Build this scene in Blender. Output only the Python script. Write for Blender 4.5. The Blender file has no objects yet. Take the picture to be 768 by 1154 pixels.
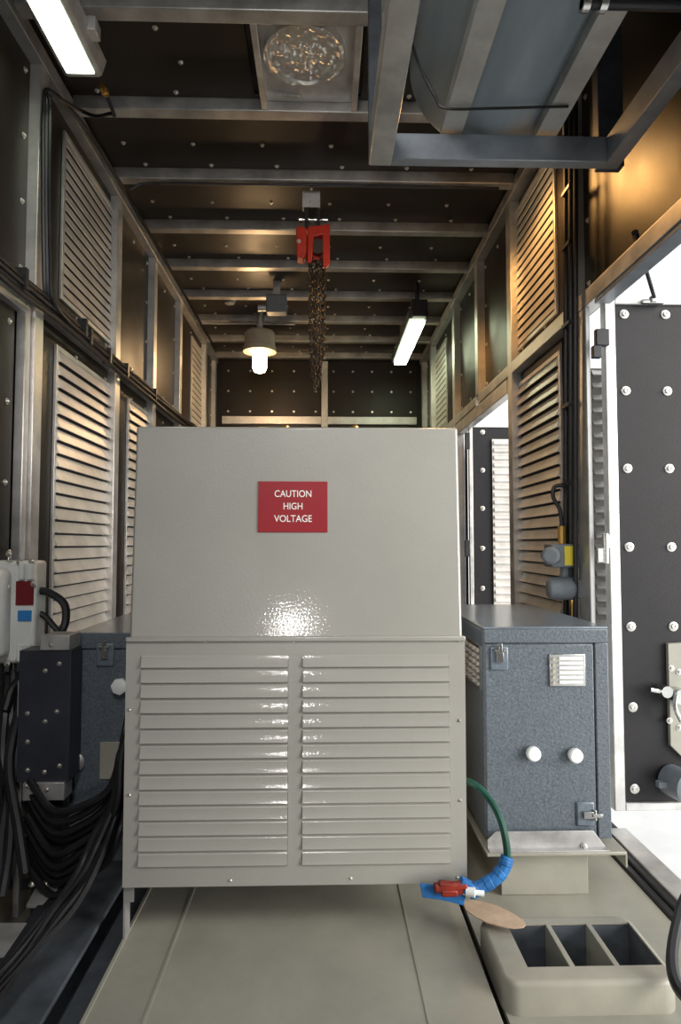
import bpy, math, random
from mathutils import Vector, Matrix, Euler
random.seed(4)
C = bpy.context.scene.collection
PI = math.pi
LIFT = 1.35                       # everything is laid out from eye height, then lifted so the deck is near z=0
F = 720.0
PITCH = math.atan(36/720); YAW = math.atan(19/720)
ROT = Euler((PI/2+PITCH, 0, -YAW), 'XYZ').to_matrix()

def ray(px, py):
    return ROT @ Vector(((px-384)/F, -(py-577)/F, -1))
def aY(px, py, Y):
    d = ray(px, py); return d*(Y/d.y)
def aX(px, py, X):
    d = ray(px, py); return d*(X/d.x)
def aZ(px, py, Z):
    d = ray(px, py); return d*(Z/d.z)

# ------------------------------------------------------------------ materials
def mat(name, col, rough=.5, metal=0.0, noise=0.0, nscale=8, bump=0.0, bscale=60, coat=0.0, emit=None, estr=0,
        col2=None, stretch=None, rvar=0.0, spec=None):
    m = bpy.data.materials.new(name); m.use_nodes = True
    nt = m.node_tree; b = nt.nodes['Principled BSDF']
    b.inputs['Base Color'].default_value = (*col, 1); b.inputs['Roughness'].default_value = rough
    b.inputs['Metallic'].default_value = metal; b.inputs['Coat Weight'].default_value = coat
    b.inputs['Coat Roughness'].default_value = .06
    if spec is not None: b.inputs['Specular IOR Level'].default_value = spec
    if emit:
        b.inputs['Emission Color'].default_value = (*emit, 1); b.inputs['Emission Strength'].default_value = estr
    tc = nt.nodes.new('ShaderNodeTexCoord'); mp = nt.nodes.new('ShaderNodeMapping')
    nt.links.new(tc.outputs['Object'], mp.inputs['Vector'])
    if stretch: mp.inputs['Scale'].default_value = stretch
    if noise or col2 or rvar:
        n = nt.nodes.new('ShaderNodeTexNoise'); n.inputs['Scale'].default_value = nscale
        n.inputs['Detail'].default_value = 6; n.inputs['Roughness'].default_value = .65
        nt.links.new(mp.outputs[0], n.inputs['Vector'])
        r = nt.nodes.new('ShaderNodeValToRGB')
        c2 = col2 or tuple(min(1, c*(1+noise)) for c in col); c1 = tuple(c*(1-noise) for c in col)
        r.color_ramp.elements[0].position = .35; r.color_ramp.elements[1].position = .65
        r.color_ramp.elements[0].color = (*c1, 1); r.color_ramp.elements[1].color = (*c2, 1)
        nt.links.new(n.outputs['Fac'], r.inputs[0]); nt.links.new(r.outputs[0], b.inputs['Base Color'])
        if rvar:
            mr = nt.nodes.new('ShaderNodeMapRange'); mr.inputs[1].default_value = .3; mr.inputs[2].default_value = .7
            mr.inputs[3].default_value = max(.03, rough-rvar); mr.inputs[4].default_value = min(1, rough+rvar)
            nt.links.new(n.outputs['Fac'], mr.inputs[0]); nt.links.new(mr.outputs[0], b.inputs['Roughness'])
    if bump:
        n2 = nt.nodes.new('ShaderNodeTexNoise'); n2.inputs['Scale'].default_value = bscale; n2.inputs['Detail'].default_value = 3
        bu = nt.nodes.new('ShaderNodeBump'); bu.inputs['Strength'].default_value = bump; bu.inputs['Distance'].default_value = .002
        nt.links.new(mp.outputs[0], n2.inputs['Vector']); nt.links.new(n2.outputs['Fac'], bu.inputs['Height'])
        nt.links.new(bu.outputs[0], b.inputs['Normal'])
        if coat: nt.links.new(bu.outputs[0], b.inputs['Coat Normal'])
    return m

M = dict(
 ply=mat('brown film faced plywood', (.018,.013,.009), .42, spec=.38, noise=.25, nscale=3, bump=.25, bscale=220, rvar=.06),
 plyb=mat('black film faced panel', (.011,.010,.012), .5, spec=.35, noise=.2, nscale=4, bump=.3, bscale=250),
 alu=mat('mill finish aluminium', (.68,.67,.65), .42, .72, noise=.16, nscale=7, rvar=.1, bump=.1, bscale=30),
 alud=mat('dull aluminium', (.46,.455,.45), .5, .65, noise=.2, nscale=9, rvar=.1),
 louv=mat('bright louvre sheet', (.72,.69,.65), .42, .45, noise=.12, nscale=6, rvar=.06),
 galv=mat('galvanised blue grey sheet', (.30,.37,.42), .30, .35, noise=.2, nscale=4, rvar=.08, stretch=(1,.15,1)),
 rack=mat('painted grey steel rack', (.33,.36,.40), .42, .5, noise=.15, nscale=8, bump=.2, bscale=50),
 racks=mat('zinc angle bar', (.56,.56,.54), .42, .6, noise=.15, nscale=8, rvar=.1),
 paint=mat('grey beige gloss paint', (.325,.322,.295), .36, noise=.04, nscale=3, bump=.19, bscale=130, coat=.8),
 deck=mat('grey beige deck paint', (.32,.312,.262), .42, noise=.1, nscale=4, bump=.12, bscale=60),
 deckd=mat('worn dark deck paint', (.12,.115,.105), .5, noise=.3, nscale=5),
 hammer=mat('blue grey hammertone', (.062,.080,.100), .38, noise=.0, nscale=150, col2=(.135,.160,.185), bump=.8, bscale=110, coat=.2),
 hammerl=mat('blue hammertone smooth', (.125,.155,.19), .30, noise=.12, nscale=60, bump=.3, bscale=110, coat=.6),
 steel=mat('stainless steel', (.6,.6,.58), .25, 1, noise=.1, nscale=20),
 foil=mat('crumpled foil', (.80,.78,.74), .34, .8, bump=1.0, bscale=22),
 bolt=mat('zinc bolt', (.72,.70,.65), .32, .85, noise=.12, nscale=60),
 rub=mat('black cable sheath', (.012,.012,.014), .42, noise=.3, nscale=10),
 blk=mat('black steel', (.018,.019,.024), .45, noise=.3, nscale=7),
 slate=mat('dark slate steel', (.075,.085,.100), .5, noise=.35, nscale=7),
 red=mat('red hoist enamel', (.62,.035,.012), .35, noise=.08, nscale=15),
 sign=mat('red engraved plastic', (.27,.009,.017), .4, noise=.03),
 white=mat('white lettering', (.85,.83,.80), .5),
 wht=mat('white knob plastic', (.78,.80,.80), .35),
 boxp=mat('light grey cast box paint', (.68,.70,.68), .38, noise=.08, nscale=10, bump=.2, bscale=80),
 maroon=mat('maroon label', (.16,.012,.018), .35),
 bluel=mat('blue label', (.03,.20,.52), .45),
 yellow=mat('yellow label', (.75,.60,.03), .45),
 gdet=mat('grey cast detector housing', (.16,.18,.20), .45, noise=.1, nscale=20),
 brass=mat('brass gland', (.55,.33,.10), .3, 1),
 green=mat('green rubber hose', (.004,.055,.036), .35, noise=.2, nscale=20),
 tape=mat('blue masking tape', (.012,.13,.38), .6, noise=.3, nscale=30, bump=.8, bscale=40),
 redp=mat('dark red plastic', (.20,.016,.008), .45, noise=.4, nscale=25, bump=.6, bscale=40),
 card=mat('brown cardboard', (.46,.33,.23), .75, noise=.12, nscale=18),
 chain=mat('oiled chain steel', (.10,.085,.07), .38, .9, noise=.2, nscale=60),
 lampw=mat('warm lamp glass', (1,.9,.8), .4, emit=(1,.66,.34), estr=32),
 tube=mat('fluorescent diffuser', (1,1,.95), .4, emit=(.92,1,.78), estr=5.5),
 tubef=mat('far fluorescent diffuser', (1,1,.95), .4, emit=(.88,1,.66), estr=14),
 porc=mat('cream lamp housing', (.42,.36,.28), .5, noise=.1),
 ground=mat('bright concrete yard', (.75,.75,.74), .9, noise=.05, nscale=2),
 beam=mat('ceiling rail aluminium', (.54,.53,.51), .42, .75, noise=.25, nscale=5, rvar=.12),
)

# ------------------------------------------------------------------ mesh builder
class MB:
    def __init__(s): s.v = []; s.f = []
    def add(s, vs, fs):
        o = len(s.v); s.v += [Vector(v) for v in vs]; s.f += [tuple(i+o for i in f) for f in fs]; return s
    def box(s, x0, x1, y0, y1, z0, z1):
        return s.add([(x,y,z) for z in (z0,z1) for y in (y0,y1) for x in (x0,x1)],
                     [(0,2,3,1),(4,5,7,6),(0,1,5,4),(2,6,7,3),(0,4,6,2),(1,3,7,5)])
    def obox(s, c, size, R=None):
        R = R or Matrix.Identity(3); c = Vector(c)
        vs = [c + R @ Vector((x*size[0]/2, y*size[1]/2, z*size[2]/2)) for z in (-1,1) for y in (-1,1) for x in (-1,1)]
        return s.add(vs, [(0,2,3,1),(4,5,7,6),(0,1,5,4),(2,6,7,3),(0,4,6,2),(1,3,7,5)])
    def prism(s, poly, axis, a, b):
        """poly: 2-D points in the other two axes (x:(y,z) y:(x,z) z:(x,y)), swept from a to b"""
        def P(p, t): return (t,p[0],p[1]) if axis=='x' else (p[0],t,p[1]) if axis=='y' else (p[0],p[1],t)
        n = len(poly)
        return s.add([P(p,a) for p in poly]+[P(p,b) for p in poly],
                     [tuple(range(n))[::-1], tuple(range(n,2*n))] + [(i,(i+1)%n,n+(i+1)%n,n+i) for i in range(n)])
    def lathe(s, prof, o, d, n=20):
        """prof: (radius, height along d)"""
        d = Vector(d).normalized(); u = d.orthogonal().normalized(); w = d.cross(u); o = Vector(o)
        vs = []
        for r, h in prof:
            for k in range(n):
                t = 2*PI*k/n; vs.append(o + d*h + (u*math.cos(t)+w*math.sin(t))*r)
        fs = [(i*n+k, i*n+(k+1)%n, (i+1)*n+(k+1)%n, (i+1)*n+k) for i in range(len(prof)-1) for k in range(n)]
        fs += [tuple(range(n))[::-1], tuple((len(prof)-1)*n+k for k in range(n))]
        return s.add(vs, fs)
    def cyl(s, a, b, r, n=16):
        a = Vector(a); b = Vector(b); return s.lathe([(r,0),(r,(b-a).length)], a, b-a, n)
    def tube(s, pts, r, n=8, closed=False):
        pts = [Vector(p) for p in pts]; N = len(pts); vs = []; up = None
        for i, p in enumerate(pts):
            a = pts[(i-1)%N] if (closed or i>0) else p; b = pts[(i+1)%N] if (closed or i<N-1) else p
            t = (b-a).normalized()
            if up is None: up = t.orthogonal().normalized()
            up = (up - t*up.dot(t)); up = up.normalized() if up.length>1e-6 else t.orthogonal().normalized()
            w = t.cross(up)
            for k in range(n):
                th = 2*PI*k/n; vs.append(p + (up*math.cos(th)+w*math.sin(th))*r)
        fs = []
        for i in range(N if closed else N-1):
            j = (i+1)%N
            fs += [(i*n+k, i*n+(k+1)%n, j*n+(k+1)%n, j*n+k) for k in range(n)]
        if not closed: fs += [tuple(range(n))[::-1], tuple((N-1)*n+k for k in range(n))]
        return s.add(vs, fs)
    def mesh(s, name, m, origin):
        me = bpy.data.meshes.new(name); me.from_pydata([v-origin for v in s.v], [], s.f)
        me.materials.append(m); me.update()
        me.polygons.foreach_set('use_smooth', [True]*len(me.polygons)); me.set_sharp_from_angle(angle=math.radians(32))
        return me
    def build(s, name, m, parent=None, bev=0, seg=2, label=None, origin=None):
        lo = Vector([min(v[i] for v in s.v) for i in range(3)]); hi = Vector([max(v[i] for v in s.v) for i in range(3)])
        c = (lo+hi)/2
        if parent is None: c.z = lo.z
        if origin is not None: c = Vector(origin)
        import bmesh as _b
        me = s.mesh(name, m, c); bm = _b.new(); bm.from_mesh(me); _b.ops.recalc_face_normals(bm, faces=bm.faces); bm.to_mesh(me); bm.free()
        o = bpy.data.objects.new(name, me); C.objects.link(o)
        o.location = c - (wloc(parent) if parent else Vector())
        if parent: o.parent = parent
        if bev:
            b = o.modifiers.new('bevel', 'BEVEL'); b.width = bev; b.segments = seg; b.limit_method = 'ANGLE'
            b.angle_limit = math.radians(40); b.harden_normals = False
        if label: o['label'] = label
        return o
def wloc(o):
    v = Vector()
    while o: v += o.location; o = o.parent
    return v
def tag(o, label, cat, group=None, kind=None):
    o['label'] = label; o['category'] = cat
    if group: o['group'] = group
    if kind: o['kind'] = kind
    return o
def thing(name, loc, label, cat, group=None, kind=None):
    o = bpy.data.objects.new(name, None); C.objects.link(o); o.location = loc; o.empty_display_size = .1
    return tag(o, label, cat, group, kind)
def struct(o): o['kind'] = 'structure'; return o
def link_copy(src, name, parent, loc):
    o = bpy.data.objects.new(name, src); C.objects.link(o); o.parent = parent; o.location = Vector(loc)-wloc(parent); return o
def smooth(pts, k=6):
    pts = [Vector(p) for p in pts]; P = [pts[0]*2-pts[1]]+pts+[pts[-1]*2-pts[-2]]; out = []
    for i in range(1, len(P)-2):
        a,b,c,d = P[i-1:i+3]
        for j in range(k):
            t = j/k
            out.append(.5*((2*b)+(c-a)*t+(2*a-5*b+4*c-d)*t*t+(3*b-a-3*c+d)*t**3))
    out.append(pts[-1]); return out

# bolt meshes: domed head on a washer, along each wall normal
def bolt_mesh(d, r=.011, h=.011):
    mb = MB(); mb.lathe([(r*1.25,0),(r*1.25,h*.22),(r*.82,h*.22),(r*.78,h*.7),(r*.5,h)], (0,0,0), d, 10)
    return mb.mesh('bolt', M['bolt'], Vector())
B_RT, B_LT, B_DN, B_FR = (bolt_mesh(d) for d in ((1,0,0),(-1,0,0),(0,0,-1),(0,-1,0)))
def bolt(me, parent, loc): return link_copy(me, 'bolt', parent, loc)
mb = MB(); mb.lathe([(.021,0),(.021,.003),(.018,.0045),(.0125,.0045),(.0125,.011),(.010,.013),(.0055,.013),(.0055,.009)], (0,0,0), (0,-1,0), 20)
B_BIG = mb.mesh('bolt', M['bolt'], Vector())

# ------------------------------------------------------------------ room shell
XL, XR = -1.36, 1.26          # panel faces
PL, PR = -1.31, 1.20          # inner faces of posts
ZC, ZB = 2.315, 2.25          # ceiling panel, underside of beams
ZF = -1.30
YE, YN = 7.80, -1.6
RAIL = (1.09, 1.165)
posts = [2.93, 4.05, 4.93, 5.82, 7.08, 7.72]
posts_r = [3.04]+posts[1:]

wl = struct(MB().box(XL-.06, XL-.015, YN, YE, ZF-.1, ZC+.1).build('wall_left', M['plyb']))
# right wall: solid above the rail, openings for two doors below
D1 = (0.95, 3.075); D2 = (4.2, 5.76)
w = MB(); w.box(XR+.015, XR+.06, YN, YE, 1.13, ZC+.1)
w.box(XR+.015, XR+.06, YN, D1[0], ZF-.1, 1.13).box(XR+.015, XR+.06, D1[1]+.02, D2[0]-.04, ZF-.1, 1.13).box(XR+.015, XR+.06, D2[1]+.04, YE, ZF-.1, 1.13)
w.box(XR+.015, XR+.06, D1[0], D1[1], ZF-.1, ZF+.03).box(XR+.015, XR+.06, D2[0]-.04, D2[1]+.04, ZF-.1, ZF+.03)
wr = struct(w.build('wall_right', M['plyb']))
MB().box(XR+.0, XR+.015, 2.995, 3.3, ZF, 1.09).build('backing_plate', M['plyb'], wr)
wf = struct(MB().box(XL-.06, XR+.06, YE, YE+.05, ZF-.1, ZC+.1).build('wall_far', M['plyb']))
wb = struct(MB().box(XL-.06, XR+.06, YN-.05, YN, ZF-.1, ZC+.1).build('wall_near', M['plyb']))
ce = struct(MB().box(XL-.06, XR+.06, YN, YE, ZC+.012, ZC+.06).build('ceiling', M['plyb']))
fl = struct(MB().box(XL-.06, XR+.06, YN, YE, ZF-.1, ZF).build('floor', M['deckd']))

# left wall panels with bolts
def wall_panel(side, y0, y1, z0, z1, rows=None, bolts=True, cut=None):
    X = XL if side == 'l' else XR; par = wl if side == 'l' else wr
    a, b = (X-.012, X) if side == 'l' else (X, X+.012)
    m = MB()
    if cut:
        c0, c1, d0, d1 = cut
        m.box(a,b,y0,c0,z0,z1).box(a,b,c1,y1,z0,z1).box(a,b,c0,c1,z0,d0).box(a,b,c0,c1,d1,z1)
    else: m.box(a,b,y0,y1,z0,z1)
    p = m.build('panel', M['ply'], par)
    me = B_RT if side == 'l' else B_LT
    if bolts:
        n = max(2, round((z1-z0)/.30)); 
        for i in range(n):
            z = z0+.07+(z1-z0-.14)*i/(n-1)
            for y in (y0+.05, y1-.05): bolt(me, p, (X, y, z))
        if y1-y0 > .7:
            for z in (z0+.07, z1-.07): bolt(me, p, (X, (y0+y1)/2, z))
    return p
hp = .045
for i in range(len(posts)-1):
    y0, y1 = posts[i]+hp, posts[i+1]-hp
    if i == 4: y0, y1 = posts[4]+hp, posts[5]-hp
    wall_panel('l', y0, y1, RAIL[1], 2.22)
    if i < 3: wall_panel('l', y0, y1, ZF, RAIL[0])
    if i == 0: y0 = posts_r[0]+hp
    wall_panel('r', y0, y1, RAIL[1], 2.22)
    if i in (0, 3): wall_panel('r', y0, y1, ZF, RAIL[0])
wall_panel('l', .9, posts[0]-hp, RAIL[1], 2.22); wall_panel('l', 1.2, posts[0]-.13, ZF+.1, RAIL[0]-.06)
wall_panel('r', .9, posts_r[0]-hp-.005, RAIL[1], 2.22)
wall_panel('l', YN+.02, .82, ZF, 2.22, bolts=False); wall_panel('r', YN+.02, .82, RAIL[1], 2.22, bolts=False)
wall_panel('r', YN+.02, .85, ZF, RAIL[0], bolts=False)
# posts
for y in posts:
    MB().box(XL-.01, PL, y-hp, y+hp, ZF, 2.22).build('post', M['alu'], wl, bev=.004)
    z0 = RAIL[1] if y in (4.93,) else ZF
    if y == posts[0]: y = posts_r[0]
    MB().box(PR, XR+.01, y-hp, y+hp, z0, 2.22).build('post', M['alu'], wr, bev=.004)
for y in (.86,):
    MB().box(XL-.01, PL, y-hp, y+hp, ZF, 2.22).build('post', M['alu'], wl, bev=.004)
    MB().box(PR, XR+.01, y-hp, y+hp, ZF, 2.22).build('post', M['alu'], wr, bev=.004)
# rails
for P_, x0, x1, par in ((posts, XL-.01, PL, wl), (posts_r, PR, XR+.01, wr)):
    ys = [YN]+[.86]+P_
    for a, b in zip(ys[:-1], ys[1:]):
        a2 = a+hp if a > YN else a
        MB().box(x0, x1, a2, b-hp, *RAIL).build('rail', M['alu'], par, bev=.004)
MB().box(XL-.01, PL+.01, YN, YE, 2.22, 2.30).build('rail', M['alud'], wl, bev=.004)
MB().box(PR-.01, XR+.01, YN, YE, 2.22, 2.30).build('rail', M['alud'], wr, bev=.004)
# left: framed near lower panel (inner frame)
MB().box(XL-.008, PL-.015, posts[0]-hp-.055, posts[0]-hp-.006, ZF, RAIL[0]-.01).build('frame_stile', M['alu'], wl, bev=.004)
MB().box(XL-.008, PL-.015, 1.0, posts[0]-hp-.055, RAIL[0]-.06, RAIL[0]-.01).build('frame_stile', M['alu'], wl, bev=.004)
# ceiling beams and panels
beams = [2.671+.630*i for i in range(-7, 9)]
for i, y in enumerate(beams):
    if y > YE-.02: continue
    MB().box(PL+.01, PR-.01, y-.075, y, ZB, ZC+.012).build('beam', M['beam'], ce, bev=.005)
for i in range(7, len(beams)-1):
    y0, y1 = beams[i]+.004, min(beams[i+1]-.079, YE-.01)
    m = MB()
    if i == 7: m.box(PL,-.36,y0,y1,ZC,ZC+.012).box(.19,PR,y0,y1,ZC,ZC+.012).box(-.36,.19,y1-.03,y1,ZC,ZC+.012)
    else: m.box(PL, PR, y0, y1, ZC, ZC+.012)
    p = m.build('panel', M['ply'], ce)
    for k, t in enumerate(((.30,.52) if i > 7 else (.10,.30,.50))):
        for j in range(6):
            x = -1.16+.40*j+.07*(k % 2)
            if i == 7 and -.42 < x < .25: continue
            bolt(B_DN, p, (x, y0+t*(y1-y0)/.535 if t<.52 else y1-.035, ZC))
    if i == 7:
        pass
for i in range(0, 7):
    MB().box(PL, PR, beams[i]+.004, beams[i+1]-.079, ZC, ZC+.012).build('panel', M['ply'], ce)
# far wall: panels, centre post, rail
for (x0, x1) in ((-1.24,-.03),(.05,1.14)):
    p = MB().box(x0, x1, YE-.03, YE-.01, 1.555, 2.24).build('panel', M['ply'], wf)
    for j in range(5):
        for z in (1.62, 1.87, 2.12):
            if x0+.07+j*(x1-x0-.14)/4 > 0 or True: bolt(B_FR, p, (x0+.07+j*(x1-x0-.14)/4, YE-.03, z))
    MB().box(x0, x1, YE-.03, YE-.01, ZF, 1.46).build('panel', M['ply'], wf)
MB().box(-.03, .05, YE-.06, YE, ZF, 2.24).build('post', M['alu'], wf, bev=.004)
for (x0, x1) in ((-1.24,-.03),(.05,1.14)): MB().box(x0, x1, YE-.06, YE-.005, 1.46, 1.555).build('rail', M['alu'], wf, bev=.004)

# outside yard
g = struct(MB().box(XR+.1, 14, -8, 20, -2.1, -2.0).build('ground', M['ground']))

# ------------------------------------------------------------------ louvre vents
def louvre(side, y0, y1, z0, z1, pitch, label, dep=.029):
    X, s = (XL, 1) if side == 'l' else (XR, -1)
    o = thing('louvre_vent', (X, (y0+y1)/2, z0), label, 'louvre vent')
    f = MB(); t = .016
    def bx(a, b, c, d, h0, h1):
        q = sorted((X+s*a, X+s*b)); f.box(q[0], q[1], c, d, h0, h1)
    bx(.001,t,y0-.025,y0,z0-.025,z1+.025); bx(.001,t,y1,y1+.025,z0-.025,z1+.025)
    bx(.001,t,y0,y1,z1,z1+.025); bx(.001,t,y0,y1,z0-.025,z0)
    f.build('frame', M['alu'], o, bev=.002)
    bk = MB(); q = sorted((X+s*.001, X+s*.004)); bk.box(q[0], q[1], y0, y1, z0, z1); bk.build('backing', M['blk'], o)
    m = MB(); n = int(round((z1-z0)/pitch)); p = (z1-z0)/n
    for i in range(n):
        zb = z0+i*p; e = .012
        prof = [(.005, zb+p*.99), (.009, zb+p*.99), (dep*.92, zb+p*.26), (dep, zb+p*.17), (dep*.9, zb+p*.13), (dep*.72, zb+p*.20), (.006, zb+p*.93)]
        P = [(X+s*a, z) for a, z in prof]
        m.prism(P, 'y', y0+e, y1-e)
        # folded slat ends
        for ya, yb in ((y0, y0+e), (y1-e, y1)):
            E = [(X+s*.005, zb+p*.99), (X+s*.009, zb+p*.99), (X+s*dep*.92, zb+p*.26), (X+s*dep, zb+p*.16), (X+s*.005, zb+p*.16)]
            m.prism(E, 'y', ya, yb)
    m.build('slats', M['louv'], o, label='row of pressed bright metal slats')
    return o
def yl(px): return aX(px, 613, XL).y
def yr(px): return aX(px, 613, XR).y
louvre('l', yl(62), yl(122), 1.28, 2.12, .056, 'upper louvre vent on the left wall nearest the camera, thin slanting slats', .017)
louvre('l', yl(58), yl(120), -.62, .98, .066, 'tall bright louvre vent on the left wall behind the white cast box, slats lit cream')
louvre('l', yl(141), yl(168), -.62, .98, .066, 'second lower left louvre vent, half hidden by the grey caution cabinet edge')
louvre('l', yl(213), yl(227), 1.24, 2.10, .066, 'small distant louvre vent high on the left wall near the far end', .014)
louvre('r', yr(633), yr(581), 1.26, 2.14, .056, 'upper louvre vent on the right wall with golden lit slats', .017)
louvre('r', yr(636), yr(583), -.70, 1.00, .066, 'tall lower louvre vent on the right wall behind the yellow labelled junction box')
louvre('r', yr(506), yr(493), 1.24, 2.08, .066, 'small distant louvre vent high on the right wall past the lit tube lamp', .014)

# ------------------------------------------------------------------ doors
def rnd(v): return v
# door 1: opening lined by jamb, leaf folded straight out
YD = 2.80
dr = bpy.data.objects.new('door_1', None); C.objects.link(dr); dr.location = (PR, 1.9, ZF+.05); struct(dr)
MB().box(PR+.002, PR+.024, posts_r[0]-hp-.135, posts_r[0]-hp-.006, ZF+.05, RAIL[0]).build('jamb', M['alu'], dr, bev=.004)
MB().box(PR+.005, PR+.075, .92, 2.765, RAIL[0]-.022, RAIL[0]-.002).build('head_frame', M['rack'], dr, bev=.003)
MB().box(PR+.012, PR+.10, .92, 2.77, ZF+.03, ZF+.085).build('sill', M['alu'], dr, bev=.004)
for q in (-.056,-.022): MB().box(PR+q, PR+q+.032, .92, 4.1 if q<-.05 else 2.8, ZF+.002, ZF+.085+q*.2).build('gasket', M['rub'], dr, bev=.008)
x0 = aY(685, 500, YD).x; zt = aY(720, 336, YD).z; zb = aY(720, 914, YD).z; x1 = x0+1.0
lf = MB(); s = .048
lf.box(x0,x0+s,YD,YD+.05,zb,zt).box(x1-s,x1,YD,YD+.05,zb,zt).box(x0+s,x1-s,YD,YD+.05,zt-.028,zt).box(x0+s,x1-s,YD,YD+.05,zb,zb+.034)
lfo = lf.build('leaf_frame', M['alu'], dr, bev=.004)
lp = MB().box(x0+s, x1-s, YD+.012, YD+.03, zb+.034, zt-.028).build('leaf_panel', M['plyb'], dr)
for k in range(7):
    z = aY(705, 353, YD).z - k*(aY(705,353,YD).z-aY(715,890,YD).z)/6
    for dx in (.045, .235, .455, .665, .855): 
        if k in (0, 6) or dx in (.045, .235, .855): link_copy(B_BIG, 'bolt', lp, (x0+s+dx, YD+.012, z))
def hinge(par, x, y, z):
    m = MB(); m.cyl((x,y,z-.065),(x,y,z-.002),.013).cyl((x,y,z+.002),(x,y,z+.065),.013).box(x-.035,x,y-.004,y+.004,z-.06,z).box(x,x+.035,y-.004,y+.004,z,z+.06)
    return m.build('hinge', M['steel'], par)
for py in (618,): 
    c = aY(683, py, YD-.015); hinge(dr, c.x, YD-.015, c.z)
c = aY(678, 388, YD-.015); m = MB(); m.box(c.x-.03,c.x+.03,YD-.035,YD-.005,c.z-.01,c.z+.065).box(c.x-.045,c.x-.005,YD-.035,YD-.005,c.z-.065,c.z-.01)
m.build('hinge', M['blk'], dr, bev=.004, label='black hinge block')
# clip and stay
c = aY(736, 339, YD-.01); m = MB(); m.box(c.x-.05,c.x+.05,YD-.02,YD+.0,c.z-.014,c.z+.004).box(c.x-.012,c.x+.012,YD-.03,YD,c.z-.01,c.z+.02); m.build('stay_bracket', M['steel'], dr, bev=.002)
a = Vector((PR+.03, 2.55, RAIL[0]-.03)); a = aX(716, 262, PR+.02)
st = MB(); st.cyl(a, c+Vector((0,-.015,.01)), .0085).cyl(a, a+(c-a)*.45, .013); st.build('stay', M['blk'], dr)
# slotted strip seen in the gap between jamb and leaf
m = MB(); gx0, gx1 = aY(668,560,3.05).x, aY(689,560,3.05).x
ztop = aY(675,415,3.05).z; zbt = aY(675,900,3.05).z
m.box(gx0,gx1,3.05,3.06,zbt,ztop)
n = 34
for i in range(n):
    z = zbt+(ztop-zbt)*(i+.5)/n
    m.prism([(3.05,z+.020),(3.028,z-.006),(3.033,z-.012),(3.05,z-.008)], 'x', gx0+.006, gx1-.03)
m.build('slotted_strip', M['louv'], dr, label='pale slotted strip in the gap behind the open door')
# latch plate and lever on the leaf
pv = aY(752,725,YD); pb = aY(752,850,YD)
m = MB(); m.prism([(pv.x,pv.z),(pv.x+.20,pv.z+.01),(pv.x+.20,pb.z-.08),(pv.x+.05,pb.z-.01),(pv.x,pb.z+.04)], 'y', YD-.01, YD+.011)
lk = m.build('lock_plate', M['deck'], dr, bev=.002)
for px,py in ((757,753),(766,757),(755,812),(766,820)): link_copy(B_FR, 'bolt', lk, aY(px,py,YD-.01))
h = aY(745,779,YD-.04)
m = MB(); m.tube(smooth([h+Vector((-.045,0,.008)),h,h+Vector((.06,0,-.005)),h+Vector((.10,0,-.06))]), .011).cyl(h+Vector((.02,.03,0)),h+Vector((.02,-.02,0)),.025).cyl(h+Vector((.08,.035,-.02)),h+Vector((.08,-.03,-.02)),.034)
m.tube(smooth([h+Vector((.06,-.02,.01)),h+Vector((.045,-.03,-.06)),h+Vector((.07,-.03,-.12))]), .009)
m.build('lever_handle', M['steel'], dr)
c = aY(768, 884, YD-.05)
cy = MB().lathe([(.03,-.075),(.055,-.07),(.066,-.06),(.068,.05),(.05,.06)], c+Vector((.0,.0,0)), (.25,-1,0), 24).box(c.x-.10,c.x-.06,YD-.06,YD-.03,c.z-.012,c.z+.012)
cy.build('round_housing', M['gdet'], dr, label='grey round cast housing')
# door 2: far opening and its outside leaf
d2 = bpy.data.objects.new('door_2', None); C.objects.link(d2); d2.location = (PR, 5, ZF+.05); struct(d2)
MB().box(PR+.005, PR+.07, D2[1]-.07, D2[1]+.01, ZF+.05, RAIL[0]).build('jamb', M['alu'], d2, bev=.004)
MB().box(PR+.005, PR+.07, D2[0]-.06, D2[1]-.07, RAIL[0]-.10, RAIL[0]-.002).build('head_frame', M['alu'], d2, bev=.004)
MB().box(PR-.02, PR+.10, D2[0], D2[1], ZF+.03, ZF+.075).build('sill', M['alu'], d2, bev=.004)
Y2 = 5.45; xa = aY(530,600,Y2).x; xp = aY(534,600,Y2).x; xq = aY(556,600,Y2).x; zt = aY(540,479,Y2).z; zb = ZF+.08; xe = xa+1.0
m = MB(); m.box(xa,xp,Y2,Y2+.05,zb,zt).box(xe-.05,xe,Y2,Y2+.05,zb,zt).box(xp,xe-.05,Y2,Y2+.05,zt-.02,zt).box(xp,xe-.05,Y2,Y2+.05,zb,zb+.04)
m.build('leaf_frame', M['alu'], d2, bev=.003)
lp2 = MB().box(xp,xe-.05,Y2+.012,Y2+.03,zb+.04,zt-.02).build('leaf_panel', M['plyb'], d2)
for py in (487,530,573,618,663,705,748,790):
    link_copy(B_BIG, 'bolt', lp2, aY(544,py,Y2+.012))
m = MB(); lt = aY(560,495,Y2).z
m.box(xq,xe-.12,Y2-.004,Y2+.011,zb+.2,lt); n = 30
for i in range(n):
    z = zb+.2+(lt-zb-.2)*(i+.5)/n
    m.prism([(Y2-.004,z+.022),(Y2-.028,z-.012),(Y2-.022,z-.02),(Y2-.004,z-.012)], 'x', xq+.012, xe-.14)
m.build('leaf_louvre', M['louv'], d2)
for py in (497, 618):
    c = aY(527,py,Y2-.015); MB().box(c.x-.02,c.x+.02,Y2-.03,Y2,c.z-.07,c.z+.07).build('hinge', M['blk'], d2, bev=.003)

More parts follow.
